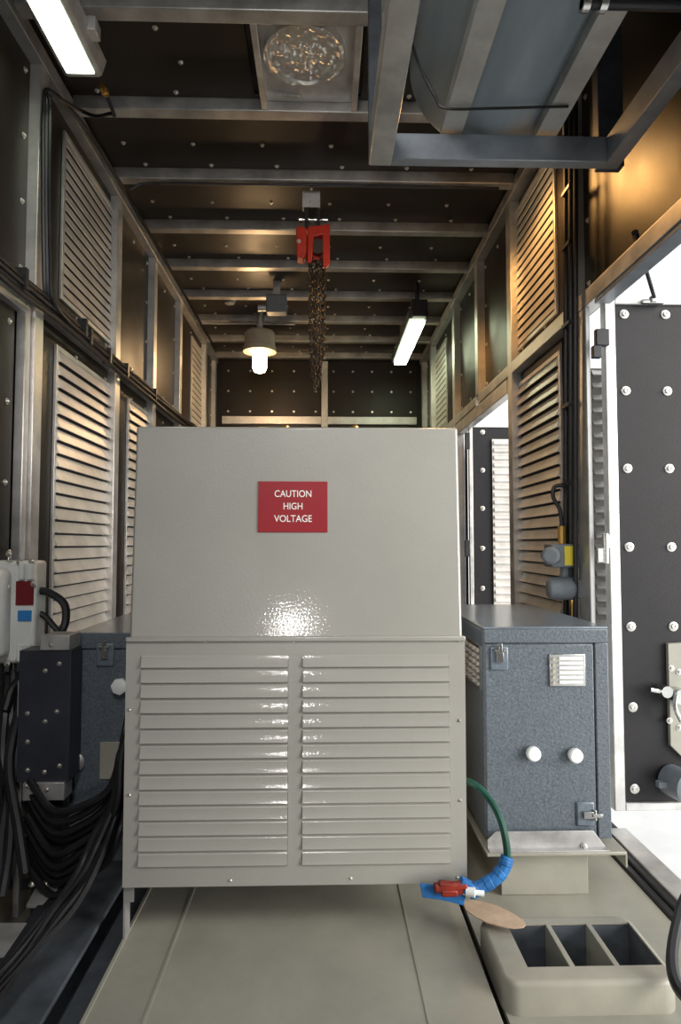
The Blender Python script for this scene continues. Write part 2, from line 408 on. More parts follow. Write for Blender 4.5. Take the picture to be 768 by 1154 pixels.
# ------------------------------------------------------------------ central high voltage cabinet
YC = 2.0; cx0 = aY(138.5,990,YC).x; cx1 = aY(526.5,990,YC).x
zbt = aY(330,997,YC).z; zbr = aY(330,718,YC).z; YT = 2.045; ztp = aY(330,481,YT).z
zfl = zbr
cab = thing('terminal_cabinet', ((cx0+cx1)/2, YC+.3, zbt), 'large grey beige gloss cabinet with leaning top, red caution sign and louvred front', 'cabinet')
m = MB(); d = .75
m.prism([(YC+.004,zfl-.03),(YC+.004,zfl),(YT,ztp),(YC+d,ztp),(YC+d,zfl-.03)], 'x', cx0+.006, cx1-.006)
m.build('hood', M['paint'], cab, bev=.008, seg=3)
# louvred lower front with real slots
zc0, zc1 = zbt, zfl-.002
lx = (aY(158,850,YC).x, aY(325,850,YC).x, aY(341,850,YC).x, aY(507,850,YC).x)
lz0, lz1 = aY(330,977,YC).z, aY(330,738,YC).z
m = MB(); T = .004
for a,b in ((cx0,lx[0]),(lx[1],lx[2]),(lx[3],cx1)): m.box(a,b,YC-T,YC+.002,zc0,zc1)
for a,b in ((lx[0],lx[1]),(lx[2],lx[3])): m.box(a,b,YC-T,YC+.002,zc0,lz0).box(a,b,YC-T,YC+.002,lz1,zc1)
fp = m.build('front_panel', M['paint'], cab)
m = MB(); m.box(cx0,cx0+.004,YC+.002,YC+d,zc0,zc1).box(cx1-.004,cx1,YC+.002,YC+d,zc0,zc1).box(cx0+.004,cx1-.004,YC+.002,YC+d,zc0,zc0+.004).box(cx0+.004,cx1-.004,YC+d-.004,YC+d,zc0+.004,zc1).box(cx0+.004,cx1-.004,YC+.03,YC+.034,zc0+.004,zc1)
m.build('casing', M['paint'], cab)
MB().box(cx0-.001,cx1+.001,YC-.012,YC+.004,zfl-.012,zfl+.002).build('flange', M['paint'], cab, bev=.003)
for a,b in ((lx[0],lx[1]),(lx[2],lx[3])):
    m = MB(); n = 14; p = (lz1-lz0)/n
    for i in range(n):
        z = lz0+i*p; prof = [(YC-T,z+p*1.0),(YC-T-.002,z+p*.95),(YC-.007,z+p*.62),(YC-.0105,z+p*.32),(YC-.0115,z+p*.24),(YC-.010,z+p*.19),(YC+.0,z+p*.17),(YC+.0,z+p*.12),(YC+.003,z+p*.12),(YC+.003,z+p)]
        m.prism(prof, 'x', a+.001, b-.001)
        m.box(a,b,YC-T,YC+.002,z,z+p*.13)
    m.build('louvre_slats', M['paint'], cab)
for px,py in ((232,722),(392,719),(517,722),(145,722),(260,992),(396,990),(516,989),(146,896),(146,800),(518,812),(519,902)):
    link_copy(B_FR, 'screw', fp, aY(px,py,YC-T)).scale = (.4,.4,.4)
# sign on the leaning face
ang = math.atan2(YT-YC-.004, ztp-zfl)
Rt = Matrix.Rotation(-ang, 3, 'X')          # local z runs up the face
N = Vector((0,-math.cos(ang),math.sin(ang))); U = Vector((0,math.sin(ang),math.cos(ang))); O = Vector((0,YC+.004,zfl))
def onface(px, py):
    r = ray(px,py); t = O.dot(N)/r.dot(N); return r*t
sa, sb = onface(291.5,542.5), onface(369.5,600)
sc = (sa+sb)/2; sw = sb.x-sa.x; sh = (sa-sb).dot(U)
Rs = Matrix((Vector((1,0,0)), -N, U)).transposed()
sg = MB().obox(sc+N*.0015, (sw,.003,sh), Rs).build('warning_sign', M['sign'], cab, bev=.0008, label='red sign reading CAUTION HIGH VOLTAGE in white')
def text_mesh(txt, width, height, o, R, m, parent, name='lettering', ext=.0004, off=.0):
    cu = bpy.data.curves.new('t', 'FONT'); cu.body = txt; cu.align_x = 'CENTER'; cu.align_y = 'CENTER'; cu.extrude = 0; cu.offset = off
    t = bpy.data.objects.new('t', cu); C.objects.link(t); dg = bpy.context.evaluated_depsgraph_get(); dg.update()
    me = bpy.data.meshes.new_from_object(t.evaluated_get(dg)); bpy.data.objects.remove(t)
    xs = [v.co.x for v in me.vertices]; yy = [v.co.y for v in me.vertices]
    w, h = max(xs)-min(xs), max(yy)-min(yy); cxx, cyy = (max(xs)+min(xs))/2, (max(yy)+min(yy))/2
    for v in me.vertices:
        v.co = R @ Vector(((v.co.x-cxx)*width/w, 0, (v.co.y-cyy)*height/h))
    me.materials.clear(); me.materials.append(m)
    ob = bpy.data.objects.new(name, me); C.objects.link(ob); ob.parent = parent; ob.location = Vector(o)-wloc(parent); return ob
for txt, py, wpx in (('CAUTION',556.5,41),('HIGH',570.5,21),('VOLTAGE',584.5,42)):
    text_mesh(txt, wpx/F*2.05, 7.6/F*2.05, onface(330.5,py)+N*.0038, Rs, M['white'], sg, off=.004)
for px in (322, 400):
    c = aY(px, 480, YT+.09); m = MB(); m.cyl((c.x,YT+.09,ztp),(c.x,YT+.09,ztp+.012),.016).lathe([(.008,0),(.014,.004),(.014,.012),(.006,.018)],(c.x,YT+.09,ztp+.006),(0,0,1),14)
    m.build('lifting_plug', M['brass'], cab)
m = MB(); zl = -1.198
m.box(cx0+.0,cx0+.006,YC+.01,YC+.06,zl,zbt).box(cx0+.006,cx0+.03,YC+.01,YC+.016,zbt-.05,zbt); m.build('support_bracket', M['alud'], cab)
m = MB(); m.box(cx0+.3,cx1-.3,YC+.55,YC+.7,zl,zbt); m.build('support_foot', M['deckd'], cab)

# ------------------------------------------------------------------ bedplate and floor-level items
bx0, bx1 = aZ(90,1154,-1.2).x, aZ(568,1154,-1.2).x
bp = thing('bedplate', ((bx0+bx1)/2, 2.5, ZF), 'flat grey beige steel bedplate under the caution cabinet, lit towards the camera', 'bedplate')
MB().box(bx0,bx1,.9,5.2,ZF,-1.205).build('base', M['deckd'], bp)
MB().box(bx0,bx1,.9,5.2,-1.205,-1.199).build('top_plate', M['deck'], bp, bev=.002)
MB().box(bx0,bx0+.012,.9,5.2,-1.199,-1.194).build('edge_strip', M['deck'], bp, bev=.002)
for px in (212, 455): 
    c = aZ(px,1020,-1.2); MB().box(c.x-.004,c.x+.004,.9,2.7,-1.199,-1.1965).build('weld_seam', M['deck'], bp)
# right deck sheet (beige) 
ZD = -1.235
# three-slot box
ZT = -1.15
q = [aZ(538,1033,ZT), aZ(712,1030,ZT), aZ(762,1104,ZT), aZ(570,1110,ZT)]
tx0, tx1 = (q[0].x+q[3].x)/2, (q[1].x+q[2].x)/2; ty1 = (q[0].y+q[1].y)/2; ty0 = (q[2].y+q[3].y)/2
vb = thing('slotted_floor_box', ((tx0+tx1)/2,(ty0+ty1)/2,-1.235), 'beige painted steel box on the deck with three rectangular openings in its top', 'floor box')
h0, h1 = aZ(588,1090,ZT).y, aZ(600,1041,ZT).y
hx = [aZ(571,1040,ZT).x, 0, 0, aZ(706,1036,ZT).x]; hx[1] = hx[0]+(hx[3]-hx[0])/3; hx[2] = hx[0]+(hx[3]-hx[0])*2/3
z1 = ZT; z0 = ZD; t = .008
dk = MB().box(bx1+.03,hx[0]-.006,1.0,3.6,ZD-.015,ZD).box(hx[3]+.006,PR-.06,1.0,3.6,ZD-.015,ZD).box(hx[0]-.006,hx[3]+.006,1.0,h0-.006,ZD-.015,ZD).box(hx[0]-.006,hx[3]+.006,h1+.006,3.6,ZD-.015,ZD).build('deck_plate', M['deck'])
tag(dk, 'beige painted deck plate on the right between bedplate and doorway', 'deck plate')
def rr(a0,a1,b0,b1,r,n=6):
    P=[]
    for cx_,cy_,s_ in ((a1-r,b1-r,0),(a0+r,b1-r,1),(a0+r,b0+r,2),(a1-r,b0+r,3)):
        P+=[(cx_+r*math.cos((s_+k/n)*PI/2),cy_+r*math.sin((s_+k/n)*PI/2)) for k in range(n+1)]
    return P
O_ = rr(tx0,tx1,ty0,ty1,.045); H_ = [(hx[3],h1),(hx[0],h1),(hx[0],h0),(hx[3],h0)]
lev = [(0,z0),(0,z1-.014),(.003,z1-.006),(.009,z1-.001),(.016,z1)]
m = MB(); vs=[]; fs=[]; n=len(O_)
for off,z in lev:
    for k,(x,y) in enumerate(rr(tx0+off,tx1-off,ty0+off,ty1-off,.045-off)): vs.append((x,y,z))
for i in range(len(lev)-1):
    for k in range(n): fs.append((i*n+k,i*n+(k+1)%n,(i+1)*n+(k+1)%n,(i+1)*n+k))
b0=(len(lev)-1)*n; hb0=len(vs)
for x,y in H_: vs.append((x,y,z1))
for x,y in H_: vs.append((x,y,z1-.006))
for c_ in range(4):
    g=n//4
    for k in range(g-1): fs.append((b0+c_*g+k,b0+c_*g+k+1,hb0+c_))
    fs.append((b0+c_*g+g-1,b0+((c_+1)*g)%n,hb0+(c_+1)%4,hb0+c_))
    fs.append((hb0+c_,hb0+(c_+1)%4,hb0+4+(c_+1)%4,hb0+4+c_))
m.add(vs,fs).build('box_shell', M['deck'], vb)
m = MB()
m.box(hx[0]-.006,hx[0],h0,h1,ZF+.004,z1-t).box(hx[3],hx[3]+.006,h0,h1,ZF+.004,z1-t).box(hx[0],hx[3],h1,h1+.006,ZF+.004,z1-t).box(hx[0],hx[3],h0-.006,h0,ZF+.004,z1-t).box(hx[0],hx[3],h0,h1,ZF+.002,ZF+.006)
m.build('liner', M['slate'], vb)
for k in (1,2): MB().box(hx[k]-.008,hx[k]+.008,h0,h1,ZF+.006,z1-.002).build('divider', M['deck'], vb, bev=.002)

# ------------------------------------------------------------------ hammertone enclosures
def enclosure(side, label):
    Yf = 2.30
    if side == 'r':
        x0, x1 = aY(547,830,Yf).x, aY(688,830,Yf).x; yb = Yf+.86
    else:
        x0, x1 = aY(78,800,Yf+.1).x, aY(78,800,Yf+.1).x+.46; Yf += .1; yb = Yf+.8
    z1 = aY(620,709,Yf).z if side == 'r' else aY(100,716,Yf).z
    z0 = aY(620,946,Yf).z
    e = thing('equipment_enclosure', ((x0+x1)/2,(Yf+yb)/2,z0), label, 'enclosure')
    MB().box(x0,x1,Yf+.012,yb,z0,z1).build('body', M['hammer'], e, bev=.01)
    MB().box(x0-.003,x1+.003,Yf+.005,yb+.003,z1-.002,z1+.008).build('lid', M['hammerl'], e, bev=.004)
    dx1 = x0+(x1-x0)*.89; f = MB()
    f.box(x0,x1,Yf,Yf+.012,z1-.05,z1).box(dx1,x1,Yf,Yf+.012,z0,z1-.05)
    f.build('front_flange', M['hammer'], e, bev=.004)
    dr_ = MB().box(x0+.004,dx1-.004,Yf+.002,Yf+.012,z0+.004,z1-.054).build('door', M['hammer'], e, bev=.004)
    W = x1-x0
    def latch(cx, cz, vert):
        p = MB().box(cx-.032,cx+.032,Yf-.006,Yf+.004,cz-.042,cz+.042).build('latch_plate', M['hammerl'], e, bev=.006)
        k = MB()
        if vert: k.box(cx-.012,cx+.012,Yf-.016,Yf-.006,cz-.012,cz+.028).cyl((cx-.018,Yf-.014,cz+.03),(cx+.018,Yf-.014,cz+.03),.006).box(cx-.006,cx+.006,Yf-.022,Yf-.010,cz+.02,cz+.055)
        else: k.box(cx-.01,cx+.03,Yf-.016,Yf-.006,cz-.012,cz+.012).cyl((cx+.03,Yf-.014,cz-.018),(cx+.03,Yf-.014,cz+.018),.006).box(cx+.02,cx+.055,Yf-.022,Yf-.010,cz-.006,cz+.006)
        k.build('catch', M['steel'], p, bev=.001)
    if side == 'r':
        c = aY(563,742,Yf); latch(c.x,c.z,True); c = aY(660,917,Yf); latch(c.x,c.z,False)
        a, b = aY(619,737,Yf), aY(660,773,Yf)
        v = MB().box(a.x,b.x,Yf-.006,Yf+.003,b.z,a.z).build('vent', M['steel'], e, bev=.002)
        k = MB(); n = 6; xa = a.x+.033
        for i in range(n):
            z = b.z+.016+(a.z-b.z-.03)*i/(n-1); k.box(xa,b.x-.012,Yf-.013,Yf-.006,z-.0045,z+.0045)
        k.build('slots', M['white'], v)
        for i in range(5): MB().cyl((a.x+.014,Yf-.011,b.z+.012+i*.021),(a.x+.014,Yf-.006,b.z+.012+i*.021),.006,10).build('rivet', M['porc'], v)
        for px,py in ((600,848),(647,850)):
            c = aY(px,py,Yf); k = MB().lathe([(.012,0),(.012,.008),(.025,.008),(.026,.014),(.025,.026),(.020,.030)], c+Vector((0,.002,0)), (0,-1,0), 14); k.build('knob', M['wht'], e, label='white plastic knob')
        # side vent on the gap side
        va = aX(542,728,x0); vb2 = aX(528,776,x0); k = MB(); k.box(x0-.006,x0+.001,va.y,va.y+.30,va.z-.16,va.z)
        sv = k.build('vent', M['steel'], e); k = MB()
        for i in range(6):
            for j in range(5): z = va.z-.02-i*.024; yy = va.y+.03+.06*j; k.box(x0-.013,x0-.006,yy-.02,yy+.02,z-.005,z+.005)
        k.build('slots', M['alu'], sv)
    else:
        c = aY(119,738,Yf); latch(c.x,c.z,True)
        MB().box(aY(113,840,Yf).x,aY(113,840,Yf).x+.12,Yf-.004,Yf+.002,aY(113,878,Yf).z,aY(113,836,Yf).z).build('cover_plate', M['deck'], e, bev=.002)
        c = aY(86,858,Yf); k = MB().lathe([(.02,0),(.034,.004),(.034,.012),(.022,.02)], c, (0,-1,0), 20); k.build('knob', M['alud'], e)
        c = aY(137,772,Yf); k = MB().lathe([(.012,0),(.02,.008),(.03,.012),(.03,.03),(.02,.034)], c, (0,-1,0), 7); k.build('knob', M['wht'], e)
    return e, x0, x1, Yf, yb, z0
e1, ex0, ex1, eY, eyb, ez0 = enclosure('r', 'blue grey hammertone enclosure right of the caution cabinet with two white knobs')
e2 = enclosure('l', 'blue grey hammertone enclosure on the left, half hidden behind the caution cabinet')
# stand of the right enclosure
sd = thing('enclosure_stand', ((ex0+ex1)/2, eY+.3, ZD), 'pale folded steel stand under the blue grey enclosure on the right', 'stand')
lzz = ez0-.035
MB().box(ex0-.01, ex1+.03, eY-.05, eyb, lzz, lzz+.012).build('shelf', M['deck'], sd, bev=.003)
m = MB(); ya = eY-.045
m.prism([(ex0+.0,lzz+.012),(ex1-.03,lzz+.012),(ex1-.075,lzz+.072),(ex0+.03,lzz+.072),(ex0,lzz+.045)], 'y', eY-.020, eY-.014)
m.box(ex0,ex1-.03,eY-.046,eY-.014,lzz+.012,lzz+.016); tr = m.build('front_lip', M['alud'], sd, bev=.001)
link_copy(B_FR,'bolt',tr,aY(659,954,eY-.021))
MB().box(ex0+.05, ex1-.09, eY-.005, eyb-.05, ZD, lzz).build('plinth', M['deck'], sd, bev=.003)
MB().box(ex1+.024,ex1+.03,eY-.05,eyb,lzz-.04,lzz).build('side_lip', M['deck'], sd)
# stand of left enclosure
x0,x1,Yf,yb,z0 = e2[1:]
MB_ = MB().box(x0+.02,x1-.02,Yf+.05,yb,ZF+.0,z0).build('enclosure_plinth', M['slate'], bev=.004)
tag(MB_, 'dark steel plinth under the left hammertone enclosure behind the cable loops', 'plinth')

# black bolted cover at left
Yb = 2.28
a, b = aY(37,716,Yb), aY(77,900,Yb)
M['navy'] = mat('dark navy steel', (.030,.033,.046), .45, noise=.2, nscale=7)
cv = thing('bolted_cover', ((a.x+b.x)/2, Yb, ZF+.02), 'black bolted cover panel with grey end strips left of the blue enclosure', 'cover panel')
MB().box(a.x-.045,b.x,Yb,Yb+.10,aY(40,882,Yb).z,aY(40,733,Yb).z).build('panel', M['navy'], cv, bev=.002)
MB().box(aY(46,720,Yb).x,b.x-.005,Yb-.006,Yb+.10,aY(40,733,Yb).z+.001,a.z).build('strip', M['alud'], cv, bev=.002)
MB().box(aY(27,890,Yb).x,b.x-.01,Yb-.012,Yb+.06,aY(40,901,Yb).z,aY(40,881,Yb).z).build('strip', M['alud'], cv, bev=.002)
for px,py in ((67,748),(51,756),(64,802),(51,813),(31,804),(31,836),(31,868),(67,863),(50,870)): link_copy(B_FR,'bolt',cv,aY(px,py,Yb)).scale=(.62,.62,.62)
for px,py,dy in ((57,727,-.006),(53,890,-.012),(30,886,-.012)): link_copy(B_FR,'bolt',cv,aY(px,py,Yb+dy)).scale=(.62,.62,.62)
c = aY(23,860,Yb+.05); MB().box(c.x-.012,c.x+.010,Yb+.04,Yb+.09,ZF,aY(23,770,Yb).z).build('side_stile', M['alud'], cv, bev=.002, label='brown and grey upright strip')
MB().box(a.x,b.x-.03,Yb+.03,Yb+.08,ZF,aY(40,901,Yb).z).build('support_leg', M['blk'], cv)

# ------------------------------------------------------------------ overhead rack, silencer
zr0, zr1 = 1.45, 1.55
p = aZ(428.5,187,zr0); yF = p.y
rx0, rx1 = aZ(416,187,zr0).x, aZ(441,187,zr0).x; rX1 = aZ(699,187,zr0).x; rX0 = rX1-.06
rk = thing('hanging_rack', ((rx0+rX1)/2, 1.7, zr0), 'grey steel rack of square tubes hung under the ceiling carrying the silencer drum', 'rack')
MB().box(rx0,rx1,.3,yF,zr0,zr1).build('side_bar', M['racks'], rk, bev=.004)
MB().box(rx1,rX0,yF-.05,yF,zr0,zr1).build('cross_bar', M['rack'], rk, bev=.004)
MB().box(rX0,rX1,.3,yF,zr0,zr1).build('side_bar', M['rack'], rk, bev=.004)
MB().box(rx0,rx1,.3,.36,zr1,ZB).build('hanger', M['rack'], rk)
c = aY(685,100,yF+.03); MB().box(c.x-.05,c.x+.05,yF+.005,yF+.055,zr0+.02,ZB).build('hanger', M['slate'], rk, bev=.003)
MB().box(rx0,rx0+.05,yF,yF+.04,zr0+.03,ZB).build('hanger', M['slate'], rk, bev=.003)
for x in (.484,.85):
    m = MB(); w = .04; zt = 1.56
    m.prism([(x-w,zt),(x+w,zt),(x+w,zt+.006),(x-w+.006,zt+.006),(x-w+.006,zt+.05),(x-w,zt+.05)], 'y', .3, yF-.02)
    m.build('support_angle', M['racks'], rk)
mu = thing('silencer_drum', (.665,1.5,1.56), 'blue grey sheet metal silencer drum lying on the overhead rack', 'silencer')
R_ = .325; zc = 1.566+R_+.005; ye = yF+.12
MB().lathe([(R_*.35,ye+.02-1.9+.0),(R_*.98,.03),(R_,.06),(R_,ye-.06-.3),(R_*.985,ye-.03-.3),(R_*.9,ye-.3),(R_*.5,ye+.03-.3),(.02,ye+.04-.3)][1:], (.665,.3,zc), (0,1,0), 64).build('drum_shell', M['galv'], mu)
MB().tube(smooth([aZ(641,120,1.552), aZ(600,121,1.552), aZ(560,122,1.552), aZ(503,122,1.552), aZ(490,108,1.60), aZ(472,72,1.72), aZ(461,35,1.86)]), .005, 6).build('wire_strap', M['rub'], mu)
# dark pipe top right
a = aY(664,3,1.72); b = a+Vector((.9,0,0)); b.x = 1.17
pp = thing('black_pipe', ((a+b)/2), 'black flanged pipe at the top right corner beside the silencer drum', 'pipe')
MB().cyl(a-Vector((.02,0,-.0)),b,.017).build('tube', M['blk'], pp)
for q in (-.02,.03): MB().cyl(a+Vector((q,0,0)),a+Vector((q+.02,0,0)),.026,20).build('flange', M['steel'], pp)

# ------------------------------------------------------------------ foil vent hatch in the ceiling
hy0, hy1 = beams[7]+.002, beams[8]-.077
ht = thing('foil_vent_hatch', (-.08,(hy0+hy1)/2,ZB), 'square ceiling hatch with a round foil covered duct opening', 'vent hatch')
xa, xb = aZ(287,128,ZB).x, aZ(404,128,ZB).x
xa, xb = -.325, .17
MB().box(xa-.0,xa+.03,hy0,hy1,ZB+.003,ZC+.03).build('side_bar', M['alu'], ht, bev=.003)
MB().box(xb-.03,xb,hy0,hy1,ZB+.003,ZC+.03).build('side_bar', M['alu'], ht, bev=.003)
pl = MB().box(xa+.03,xb-.03,hy0,hy1,ZC-.012,ZC-.006).build('plate', M['alu'], ht)
cc = Vector((-.09, 3.0-.02, ZC-.012)); cc.x = aZ(343,60,2.27).x; cc.y = aZ(343,62,2.27).y
import mathutils.noise as mn
vs = []; fs = []; NR, NA = 26, 84; r0 = .188
for i in range(NR+1):
    for k in range(NA):
        t = 2*PI*k/NA; r = r0*i/NR
        j = mn.noise(Vector((math.cos(t)*r*22,math.sin(t)*r*22,1)))*.009+mn.noise(Vector((math.cos(t)*r*70,math.sin(t)*r*55,5)))*.007
        z = -.045 + (.012 if i < NR-2 else 0) + j
        vs.append((cc.x+math.cos(t)*r, min(cc.y+math.sin(t)*r, hy1-.01), cc.z+z))
for i in range(NR):
    for k in range(NA): fs.append((i*NA+k,i*NA+(k+1)%NA,(i+1)*NA+(k+1)%NA,(i+1)*NA+k))
nb = len(vs)
for k in range(NA):
    t = 2*PI*k/NA; j = 1+.03*mn.noise(Vector((math.cos(t)*3,math.sin(t)*3,9))); vs.append((cc.x+math.cos(t)*r0*j,min(cc.y+math.sin(t)*r0*j,hy1-.009),cc.z))
for k in range(NA): fs.append((NR*NA+k,NR*NA+(k+1)%NA,nb+(k+1)%NA,nb+k))
MB().add(vs,fs).build('foil_cap', M['foil'], ht)
c = aZ(329,108,ZC-.02); MB().cyl(c-Vector((.04,0,0)),c+Vector((.04,0,0)),.008).box(c.x-.05,c.x+.05,c.y-.004,c.y+.004,c.z-.004,c.z+.008).build('latch', M['steel'], ht)

# ------------------------------------------------------------------ chain hoist
YH = 4.0
hb = aY(351,262,YH)
ho = thing('chain_hoist', (hb.x,YH,aY(355,440,YH).z), 'red manual chain hoist hanging from a ceiling beam with its chains bunched below', 'chain hoist')
def W(px,py,y=YH): return aY(px,py,y)
m = MB(); a=W(341,205); b=W(361,236); m.box(a.x,b.x,YH-.03,YH-.022,b.z,ZB).box(a.x,a.x+.01,YH-.022,YH+.03,b.z,ZB).box(b.x-.01,b.x,YH-.022,YH+.03,b.z,ZB); m.build('ceiling_bracket', M['alu'], ho, bev=.002)
link_copy(B_FR,'bolt',ho,W(351,228,YH-.03)); link_copy(B_FR,'bolt',ho,W(351,213,YH-.03))
m = MB(); a=W(344,236); b=W(361,258)
m.box(a.x,a.x+.022,YH-.02,YH+.02,b.z,a.z).box(b.x-.022,b.x,YH-.02,YH+.02,b.z,a.z); m.build('trolley', M['blk'], ho, bev=.003)
m = MB(); c=W(352,248); m.cyl(c-Vector((.085,0,0)),c+Vector((.1,0,0)),.009).cyl(c-Vector((.085,0,0)),c-Vector((.06,0,0)),.018).cyl(c+Vector((.07,0,0)),c+Vector((.1,0,0)),.018).cyl(c-Vector((.03,0,0)),c-Vector((.015,0,0)),.018).cyl(c+Vector((.015,0,0)),c+Vector((.03,0,0)),.018); m.build('pin', M['steel'], ho)
def plate(pts, y0, y1): return MB().prism([(W(px,py).x,W(px,py).z) for px,py in pts],'y',y0,y1)
plate([(336,258),(341,259),(346,261),(346,288),(343,295),(335,293),(334,262)],YH-.05,YH+.05).build('side_cover', M['red'], ho, bev=.008)
plate([(347,259),(372,256),(372,300),(367,305),(364,303),(364,268),(354,270),(352,298),(347,300)],YH-.045,YH-.01).build('side_cover', M['red'], ho, bev=.006)
plate([(347,262),(371,259),(371,290),(347,290)],YH+.03,YH+.05).build('side_cover', M['red'], ho, bev=.006)
m = MB(); c=W(358,278); m.cyl(c+Vector((0,-.01,0)),c+Vector((0,.03,0)),.05,20); m.build('chain_wheel', M['chain'], ho)
link_copy(B_FR,'bolt',ho,W(337,272,YH-.05))
def chain(pts, r=.0042, L=.030):
    m = MB(); pts = [Vector(p) for p in pts]; seglen = [(pts[i+1]-pts[i]).length for i in range(len(pts)-1)]; tot = sum(seglen)
    n = int(tot/(L*.78)); 
    for i in range(n):
        s = (i+.5)/n*tot; k = 0
        while k < len(seglen)-1 and s > seglen[k]: s -= seglen[k]; k += 1
        t = (pts[k+1]-pts[k]).normalized(); p = pts[k]+t*s
        a = t.orthogonal().normalized(); a = Matrix.Rotation((i%2)*PI/2+.4+random.uniform(-.3,.3),3,t) @ a
        m.tube([p+t*math.cos(q)*L*.5+a*math.sin(q)*L*.34 for q in [2*PI*j/10 for j in range(10)]], r, 5, closed=True)
    return m
for i,(px0,px1,pb,dy) in enumerate(((349,352,424,-.03),(353,355,442,-.005),(357,358,436,.02),(362,361,428,-.01),(366,364,405,.02),(359,357,418,-.045),(351,350,380,.03),(364,362,412,.05))):
    a = W(px0,288+i%3*3,YH+dy); mpt = W((px0+px1)/2+random.uniform(-1.5,1.5),350,YH+dy); b = W(px1,pb,YH+dy)
    chain(smooth([a,mpt,b],5)).build('chain', M['chain'], ho)

# ------------------------------------------------------------------ lamps
# near fluorescent
zl_ = 2.10; ya = 1.7; e_ = aZ(94,86,zl_); ye_ = e_.y; xa = aZ(73,86,zl_).x; xb = aZ(115,86,zl_).x
l1 = thing('fluorescent_light', ((xa+xb)/2,(ya+ye_)/2,zl_), 'long lit fluorescent light at the top left corner of the ceiling', 'light fixture')
m = MB(); m.prism([(xa,zl_+.004),(xa+.015,zl_-.004),(xb-.015,zl_-.004),(xb,zl_+.004),(xb+.02,zl_+.07),(xb-.03,zl_+.10),(xa+.03,zl_+.10),(xa-.02,zl_+.07)],'y',ya,ye_); m.build('housing', M['alud'], l1, bev=.003)
MB().box(xa+.022,xb-.022,ya+.02,ye_-.03,zl_-.012,zl_-.0045).build('diffuser', M['tube'], l1, bev=.003, label='glowing white diffuser')
for y in (1.9, ye_-.16): MB().box(xa+.03,xb-.03,y-.02,y+.02,zl_+.10,ZC).build('hanger', M['alu'], l1)
m = MB(); m.box(xb+.0,xb+.045,ye_-.22,ye_-.15,zl_+.04,zl_+.10); m.build('clip', M['alu'], l1, bev=.003)
gl = aZ(120,107,2.12); MB().cyl(gl+Vector((0,-.06,.0)),gl,.014,8).cyl(gl+Vector((-.0,-.03,0)),gl+Vector((0,-.02,0)),.02,6).build('cable_gland', M['brass'], l1)
# far fluorescent
p0, p1 = aZ(471,362,2.0), aZ(457,410,2.0)
l2 = thing('fluorescent_light', ((p0+p1)/2), 'shorter lit greenish fluorescent light at the far right of the ceiling', 'light fixture')
m = MB(); m.box(p0.x-.09,p0.x+.09,p0.y-.05,7.0,2.01,2.09); m.build('housing', M['slate'], l2, bev=.01)
MB().box(p0.x-.065,p0.x+.065,p0.y,6.95,1.975,2.01).build('diffuser', M['tubef'], l2, bev=.005, label='glowing greenish diffuser')
m = MB(); m.box(p0.x-.07,p0.x+.07,p0.y-.14,p0.y-.05,2.0,2.15).cyl((p0.x-.02,p0.y-.1,2.15),(p0.x-.02,p0.y-.1,ZC),.02); m.build('end_cap', M['blk'], l2, bev=.01)
MB().box(p0.x-.03,p0.x+.03,6.6,6.66,2.09,ZC).build('hanger', M['alud'], l2)
# warm bulb light
YL = 6.3
c = aY(293,384,YL)
l3 = thing('bulkhead_light', (c.x,YL,aY(293,421,YL).z), 'lit warm bulb in a round cream housing under the far ceiling', 'light fixture')
zt = aY(293,374,YL).z; zm = aY(293,391,YL).z; zb = aY(293,397,YL).z; ze = aY(293,420,YL).z
MB().lathe([(.05,ze-ze+.02),(.135,.0),(.15,-.02),(.155,-(zt-zm)),(.165,-(zt-zm)-.008),(.165,-(zt-zb)),(.12,-(zt-zb)-.006)], (c.x,YL,zt), (0,0,1), 28).build('housing', M['porc'], l3)
MB().lathe([(.066,0),(.070,-.04),(.070,-(zb-ze)+.05),(.055,-(zb-ze)+.015),(.02,-(zb-ze))], (c.x,YL,zb-.004), (0,0,1), 20).build('bulb', M['lampw'], l3, label='glowing warm glass bulb')
MB().cyl((c.x,YL,zt),(c.x,YL,ZC),.03).build('stem', M['alud'], l3)
MB().cyl((c.x-.6,YL,zt+.08),(c.x+.35,YL,zt+.08),.008).build('conduit', M['alud'], l3)
WB = Vector((.90,3.37,2.10))
l6 = thing('bulkhead_light', WB, 'lit warm bulb fitting hidden behind the silencer drum, lighting the right wall gold', 'light fixture')
MB().lathe([(.06,0),(.085,-.01),(.09,-.10),(.07,-.12)], (WB.x,WB.y,ZC-.02), (0,0,1), 24).build('housing', M['porc'], l6)
MB().lathe([(.034,0),(.036,-.02),(.036,-.06),(.02,-.08)], (WB.x,WB.y,ZC-.14), (0,0,1), 16).build('bulb', M['lampw'], l6)
MB().lathe([(.02,0),(.05,0),(.13,-.035),(.13,-.037),(.05,-.006),(.02,-.006)], (WB.x,WB.y,ZC-.135), (0,0,1), 28).build('shade', M['porc'], l6)  # unseen shade, added to keep the bulb's light off the ceiling
MB().cyl((WB.x,WB.y,ZC-.025),(WB.x,WB.y,ZC),.02).build('stem', M['alud'], l6)
